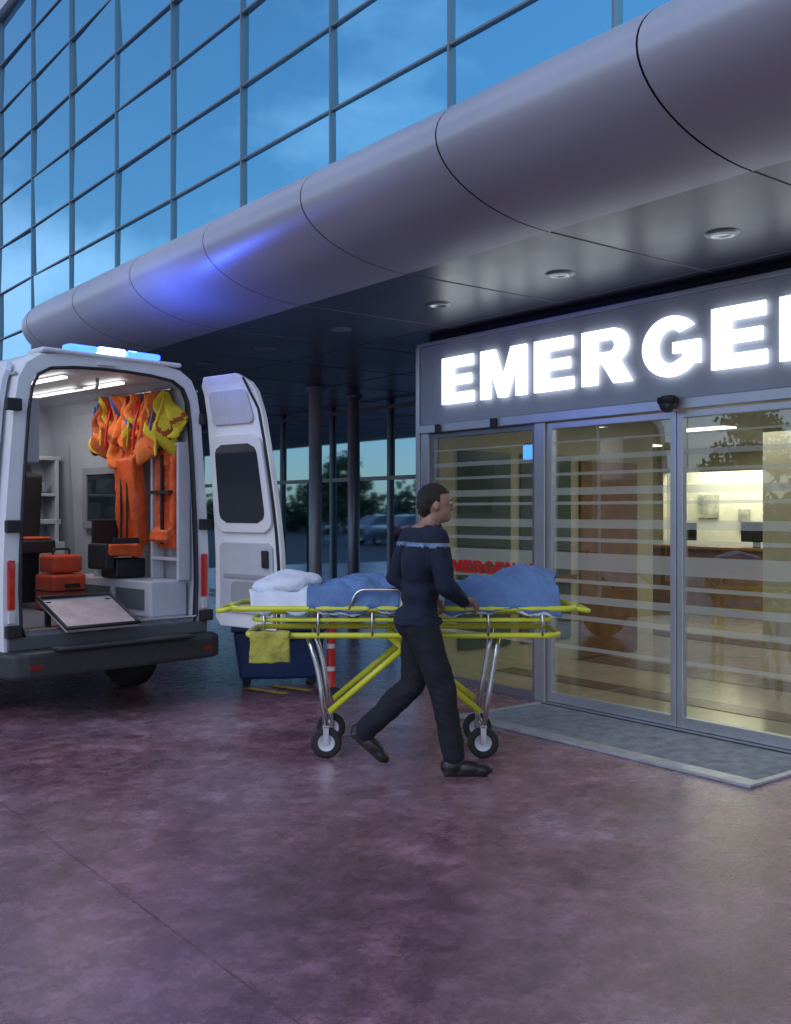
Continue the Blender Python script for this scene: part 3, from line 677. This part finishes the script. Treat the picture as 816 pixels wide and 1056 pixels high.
organic('side_storage_pouch',[('b',(-.86,-.30,.73),(.26,.06,.20),(0,0,0))],M('pouch_yellow',(.40,.38,.06),.8,noise=.3,bump=.5),T,voxel=.01,smooth=8,disp=.03)
mattm=M('mattress_vinyl',(.35,.40,.50),.5,noise=.05); sheet=M('white_sheet',(.70,.75,.83),.85,noise=.06,nscale=4,bump=.3,bscale=30)
blank=M('blue_blanket',(.12,.22,.43),.9,noise=.2,nscale=5,bump=.3,bscale=60)
organic('mattress',[('b',(0,0,1.025),(1.9,.5,.075),(0,0,0))],mattm,T,voxel=.02,smooth=5)
def cloth(name,x0,x1,y0,y1,fz,mat,nx=90,ny=44,seed=0,th=.012,st=.06):
    V=[];F=[]
    for j in range(ny+1):
        for i in range(nx+1):
            u=i/nx;v=j/ny; x=x0+(x1-x0)*u; y=y0+(y1-y0)*v
            x+=.025*math.sin(v*9+seed)*(1 if u>.5 else -1)*abs(u-.5)*2
            V.append((x,y,fz(u,v,x,y)))
    for j in range(ny):
        for i in range(nx):
            a=j*(nx+1)+i; F.append((a,a+1,a+nx+2,a+nx+1))
    o=obj(name,V,F,mat,T,smooth=True); s=o.modifiers.new('s','SOLIDIFY'); s.thickness=th
    tx=bpy.data.textures.new(name+'t','CLOUDS'); tx.noise_scale=.09; d=o.modifiers.new('d','DISPLACE'); d.texture=tx; d.strength=st; d.direction='Z'; d.texture_coords='LOCAL'
    return o
def drape(base,bulk):
    def f(u,v,x,y):
        e=abs(v-.5)*2
        z=base+bulk(x,y)*(1-e**3)
        if e>.84: z-= (e-.84)/.16*.13*(1+.08*math.sin(x*9+y*3))
        # long diagonal folds
        q=math.sin(x*26+y*14+1.5*math.sin(x*7))
        return z+.012*math.sin(x*21+y*19)*math.sin(x*9-y*7)+.009*abs(q)**.6*(1 if q>0 else -1)
    return f
cloth('white_sheet',-.98,.98,-.30,.30,drape(1.075,lambda x,y:.02),sheet)
organic('pillow',[('e',(-.78,0,1.12),(.24,.24,.075),(0,-.12,0)),('e',(-.80,0,1.12),(.20,.22,.08),(0,-.12,0))],sheet,T,voxel=.015,smooth=6,disp=.04,dscale=.12)
cloth('blue_blanket_fold',-.60,-.05,-.31,.31,drape(1.09,lambda x,y:.09*math.exp(-((x+.30)/.22)**2)*(1+.3*math.cos(y*9+x*8))),blank,seed=1)
cloth('blue_blanket_foot',.26,1.02,-.31,.31,drape(1.09,lambda x,y:.13*math.exp(-((x-.82)/.26)**2)*(1+.2*math.cos(y*9+x*6))+.04*math.exp(-((x-.45)/.12)**2)),blank,seed=3)
cloth('white_sheet_fold',.0,.40,-.305,.305,drape(1.09,lambda x,y:.04*math.exp(-((x-.2)/.12)**2)),sheet,seed=5)

# ------------------------------------------------------------ paramedic
pp=P(.15,6.22)
K=empty('paramedic',(pp.x,pp.y,0),ang)
shR=(.10,-.175,1.43); shL=(-.05,.185,1.43)
railY=6.80-6.22-hw
prims=[('e',(0,0,.96),(.115,.165,.13)),('e',(.0,0,1.10),(.118,.158,.17)),('e',(.02,0,1.28),(.130,.185,.19),(0,.1,-.3)),
 ('c',[shR,(.03,0,1.455),shL],[.074,.085,.074]),('c',[(.03,0,1.45),(.075,0,1.56)],[.066,.054]),
 ('c',[shR,(.15,-.20,1.16),(.27,.06,1.05)],[.076,.062,.045]),
 ('c',[shL,(-.15,.25,1.18),(.03,.20,1.05)],[.076,.062,.045]),
 ('c',[(0,-.085,.93),(.135,-.10,.52),(.20,-.095,.13)],[.108,.082,.070]),
 ('c',[(0,.085,.93),(-.04,.10,.52),(-.34,.10,.235)],[.108,.082,.070]),
 ('e',(-.06,0,.93),(.1,.15,.11))]
bd=organic('body',prims,[trous,navy,skin,reflective],K,voxel=.010,smooth=5,disp=.028,dscale=.12)
for v in bd.data.vertices:
    c_=v.co
    if c_.z<.93:
        f=math.exp(-((c_.z-.50)/.10)**2)+.8*math.exp(-((c_.z-.20)/.09)**2)
        k=1+.035*f*math.sin(c_.z*150+c_.x*60)
        ax=(.10 if c_.y>0 else -.10); v.co.y=ax+(c_.y-ax)*k
    elif c_.z<1.12 and abs(c_.y)<.18:
        k=1+.02*math.sin(c_.z*80+c_.y*30+c_.x*20); v.co.x*=k; v.co.y*=k
for p in bd.data.polygons:
    c_=p.center
    k=0
    if c_.z>.93: k=1
    if c_.z>1.505 and abs(c_.y)<.09: k=2
    if 1.39<c_.z<1.415: k=3
    p.material_index=k
def ring(nm,c,rx,ry,r,mat,par=K,n=28):
    tube(nm,[(c[0]+rx*math.cos(2*math.pi*k/n),c[1]+ry*math.sin(2*math.pi*k/n),c[2]+.006*math.sin(k*1.7)) for k in range(n)],r,mat,par,seg=8,closed=True)
ring('jacket_hem',(-.01,0,.925),.135,.175,.018,navy)
ring('collar',(.06,0,1.505),.062,.066,.017,navy)
def shoe(nm,mtx):
    o=organic(nm,[('e',(-.03,0,.055),(.065,.043,.055)),('e',(.08,0,.045),(.10,.046,.045)),('e',(.16,.0,.035),(.07,.043,.035)),('c',[(-.01,0,.06),(-.01,0,.12)],[.05,.045]),('b',(.06,0,.012),(.26,.075,.024),(0,0,0))],leather,K,voxel=.008,smooth=4)
    o.matrix_local=mtx; return o
shoe('shoe_right',Matrix.Translation((.215,-.095,.0)))
shoe('shoe_left',Matrix.Translation((-.385,.10,.16))@Euler((0,R(42),0)).to_matrix().to_4x4())
hp=[('e',(.10,0,1.665),(.098,.077,.098)),('e',(.125,0,1.615),(.07,.062,.085)),('e',(.16,0,1.565),(.032,.035,.028)),('e',(.06,0,1.655),(.07,.07,.08)),
    ('c',[(.19,0,1.655),(.209,0,1.624)],[.010,.013]),('e',(.185,0,1.672),(.018,.05,.010)),('e',(.186,0,1.588),(.014,.024,.007)),('e',(.183,0,1.577),(.014,.022,.007)),
    ('e',(.10,-.079,1.64),(.019,.008,.032)),('e',(.10,.079,1.64),(.019,.008,.032)),('c',[(.075,0,1.52),(.085,0,1.60)],[.052,.055])]
hd=organic('head',hp,skin,K,voxel=.006,smooth=3)
organic('hair',[('e',(.085,0,1.685),(.106,.086,.092)),('e',(.035,0,1.65),(.055,.078,.09))],hairm,K,voxel=.008,smooth=3,disp=.018,dscale=.02)
hr=bpy.data.objects['hair']
for v in hr.data.vertices:
    if v.co.x>.12 and v.co.z<1.715: v.co.x=.12+(v.co.x-.12)*.1
for s in(-1,1):
    organic('eye_%d'%(s>0),[('e',(.187,.03*s,1.655),(.008,.013,.007))],M('eye',(.7,.7,.7),.2),K,voxel=.003,smooth=1)
    organic('iris_%d'%(s>0),[('e',(.1935,.03*s,1.655),(.003,.005,.005))],black,K,voxel=.0015,smooth=1)
    organic('eyebrow_%d'%(s>0),[('e',(.193,.032*s,1.676),(.006,.019,.004))],hairm,K,voxel=.003,smooth=1)
def hand(nm,wx,wy,wz,hx_,side):
    ry=railY; rz=.975
    prims=[('c',[(wx,wy,wz),(hx_+.0,ry-.06,rz+.055)],[.027,.026])]
    lens=[.95,1.08,1.0,.82]
    for i in range(4):
        fx=hx_+(.033-.022*i)*1
        L_=lens[i]
        k0=(hx_+(.02-.013*i),ry-.065,rz+.052); k1=(fx,ry-.018,rz+.048); k2=(fx,ry+.026*L_,rz+.034); k3=(fx,ry+.034,rz+.002); k4=(fx,ry+.018,rz-.022*L_)
        prims.append(('c',[k0,k1,k2,k3,k4],[.014,.0125,.0095,.0088,.0075]))
    prims.append(('e',(hx_,ry-.045,rz+.050),(.042,.032,.016)))
    prims.append(('c',[(hx_+.02*side,ry-.06,rz+.045),(hx_+.045*side,ry-.045,rz+.01),(hx_+.035*side,ry-.028,rz-.018),(hx_+.02*side,ry-.008,rz-.03)],[.015,.013,.011,.009]))
    organic(nm,prims,skin,K,voxel=.0035,smooth=2)
hand('hand_right',.27,.06,1.05,.33,1)
hand('hand_left',.03,.20,1.05,.11,1)

# ------------------------------------------------------------ container & marker post
p=P(-1.10,9.5); Bn=empty('waste_container',(p.x,p.y,0),ang+R(8))
binm=M('blue_bin_plastic',(.015,.04,.14),.4,noise=.15,nscale=10)
V=[(-.36,-.22,.06),(.36,-.22,.06),(.36,.22,.06),(-.36,.22,.06),(-.42,-.27,.5),(.42,-.27,.5),(.42,.27,.5),(-.42,.27,.5)]
obj('bin_body',V,[(0,3,2,1),(4,5,6,7),(0,1,5,4),(1,2,6,5),(2,3,7,6),(3,0,4,7)],binm,Bn,bevel=.03)
box('bin_lid',-.44,.44,-.29,.29,.502,.55,M('bin_lid',(.02,.05,.16),.4),Bn,bevel=.018)
box('bin_handle',-.15,.15,-.31,-.285,.42,.46,black,Bn,bevel=.008)
for i,(x,y) in enumerate([(-.3,-.17),(.3,-.17),(-.3,.17),(.3,.17)]): lathe('bin_wheel_%d'%i,[(0,.015),(.035,.015),(.04,.01),(.04,-.01),(.035,-.015),(0,-.015)],rubber,Bn,(x,y,.04),axis='Y')
p=P(-.57,8.9); Q=empty('delineator_post',(p.x,p.y,0))
wr=[red,M('white_band',(.6,.6,.6),.5)]
lathe('post',[(.13,0),(.13,.03),(.05,.05),(.04,.06),(.038,.2),(.038,.24),(.036,.4),(.036,.44),(.034,.58),(.02,.62),(0,.63)],[wr[0],wr[1],black],Q,fm=[2,2,2,0,1,0,1,0,0,0])

# ------------------------------------------------------------ parked cars and trees on the far side (seen in reflections)
def car(name,loc,rz,col):
    C=empty(name,loc,rz); cm=M(name+'_paint',col,.25,.3,coat=.8,noise=.03)
    hp_=[(.80,.25),(.86,.45),(.86,.75),(.80,.92),(.70,.95),(.3,.96)]
    secs=[(-2.15,.85,.80),(-2.05,.95,.95),(-1.6,1,1.0),(-.9,1,1.0),(.9,1,.98),(1.5,.99,.92),(2.0,.95,.82),(2.15,.84,.65)]
    pr=[(-a,b) for a,b in hp_]+[(a,b) for a,b in hp_[::-1]]; n=len(pr);V=[];F=[]
    for y,k,t in secs:
        for a,b in pr: V.append((a*k,y,.25+(b-.25)*(t-.25)/.71))
    for s in range(len(secs)-1):
        for i in range(n-1):
            q=s*n+i;F.append((q,q+n,q+n+1,q+1))
    F.append(tuple(range(n))[::-1]);F.append(tuple(range((len(secs)-1)*n,len(secs)*n)))
    obj('body',V,F,cm,C,smooth=True)
    secs2=[(-1.8,.96,.76),(-1.1,1.42,.62),(-.4,1.48,.62),(.35,1.42,.6),(1.15,.97,.76)]
    V=[];F=[]
    for y,z,w_ in secs2: V+=[(-.78,y,.93),(-w_,y,z),(w_,y,z),(.78,y,.93)]
    fm=[]
    for s in range(4):
        for i in range(3):
            q=4*s+i;F.append((q,q+4,q+5,q+1)); fm.append(1 if (i!=1 or s in(0,3)) else 0)
    obj('greenhouse',V,F,[cm,darkglass],C,fmats=fm)
    for s in(-1,1):
        for y in(-1.3,1.35): wheel('wheel_%d_%d'%(s>0,int(y)),s*.76,y,.32,.2,C,s)
    boxes('lamps',[(-.75,-.5,2.08,2.16,.58,.7),(.5,.75,2.08,2.16,.58,.7)],M('car_lamp',(.7,.7,.7),.1),C)
    boxes('tail',[(-.78,-.5,-2.16,-2.08,.68,.8),(.5,.78,-2.16,-2.08,.68,.8)],red,C)
cols=[(.6,.62,.65),(.5,.5,.52),(.05,.06,.09),(.65,.65,.66),(.2,.03,.03),(.3,.32,.36)]
for i in range(6): car('parked_car' if i==0 else 'parked_car.%03d'%i,(-11.5,24+i*3.2,0),R(90+(i%3-1)*2),cols[i])
leafm=[M('leaf_dark',(.035,.06,.025),.7,noise=.3),M('leaf_light',(.08,.11,.04),.7,noise=.3)]
bark=M('bark',(.10,.075,.055),.9,noise=.3,nscale=15,bump=.6)
def treemesh(seed):
    rnd=random.Random(seed);V=[];F=[];fm=[]
    clumps=[]
    for _ in range(34):
        a=rnd.uniform(0,6.28);h=rnd.uniform(2.2,6.4);rr=rnd.uniform(.2,2.2)*math.sin(min(1,max(.15,(7.1-h)/3.2))*math.pi/2)
        clumps.append((Vector((rr*math.cos(a),rr*math.sin(a),h)),rnd.uniform(.45,.95),rnd.random()))
    for c,r,t in clumps:
        for _ in range(85):
            d=Vector((rnd.gauss(0,1),rnd.gauss(0,1),rnd.gauss(0,.8)));d=d.normalized()*r*rnd.random()**.4
            p=c+d;q=Euler((rnd.uniform(0,6),rnd.uniform(0,6),rnd.uniform(0,6))).to_matrix();s=rnd.uniform(.07,.14)
            n=len(V);V+=[p+q@Vector(v)*s for v in((-1,-.6,0),(1,-.6,0),(1,.6,0),(-1,.6,0))];F.append((n,n+1,n+2,n+3));fm.append(1 if (t+rnd.uniform(-.3,.3)+d.z*.3)>.55 else 0)
    me=bpy.data.meshes.new('foliage');me.from_pydata([tuple(v) for v in V],[],F)
    for m in leafm:me.materials.append(m)
    for p,k in zip(me.polygons,fm):p.material_index=k
    return me,clumps
tm=[treemesh(3),treemesh(9)]
trees=[(-19,26),(-21,33),(-18,40),(-22,47),(-19,54),(-23,61),(-20,69),(-24,78),(-17,19)]
for i,(x,y) in enumerate(trees):
    E=empty('tree' if i==0 else 'tree.%03d'%i,(x,y,0),i*1.3); s=.6+.25*((i*37)%10)/10; E.scale=(s,s,s)
    me,cl=tm[i%2]; o=bpy.data.objects.new('crown',me);COL.objects.link(o);o.parent=E
    tube('trunk',[(0,0,0),(.05,.02,1.2),(-.03,.05,2.6),(.05,0,4.6)],[.2,.15,.11,.04],bark,E,seg=10)
    for k,(c,r,t) in enumerate(cl[:8]): tube('limb_%d'%k,[(0,.03,1.8+.25*k),tuple((Vector((0,0,2+.25*k))+c)/2),tuple(c)],[.07,.045,.015],bark,E,seg=6)
rnd=random.Random(5);V=[];F=[]
for _ in range(9000):
    y=rnd.uniform(5,90);x=-26+rnd.gauss(0,.9);z=abs(rnd.gauss(0,1))*1.0+.6*math.sin(y*.7)+.6
    q=Euler((rnd.uniform(0,6),rnd.uniform(0,6),0)).to_matrix();s=rnd.uniform(.12,.26);n=len(V)
    V+=[Vector((x,y,max(.1,z)))+q@Vector(v)*s for v in((-1,-.6,0),(1,-.6,0),(1,.6,0),(-1,.6,0))];F.append((n,n+1,n+2,n+3))
obj('hedge',V,F,leafm[0])
SL=empty('street_lamp',(-14,37,0)); tube('pole',[(0,0,0),(0,0,6.5),(.5,0,7),(1.4,0,7.1)],[.09,.06,.05,.04],alu_d,SL); box('lamp_head',1.2,1.8,-.12,.12,7.03,7.13,alu_d,SL,bevel=.02)
print('done')
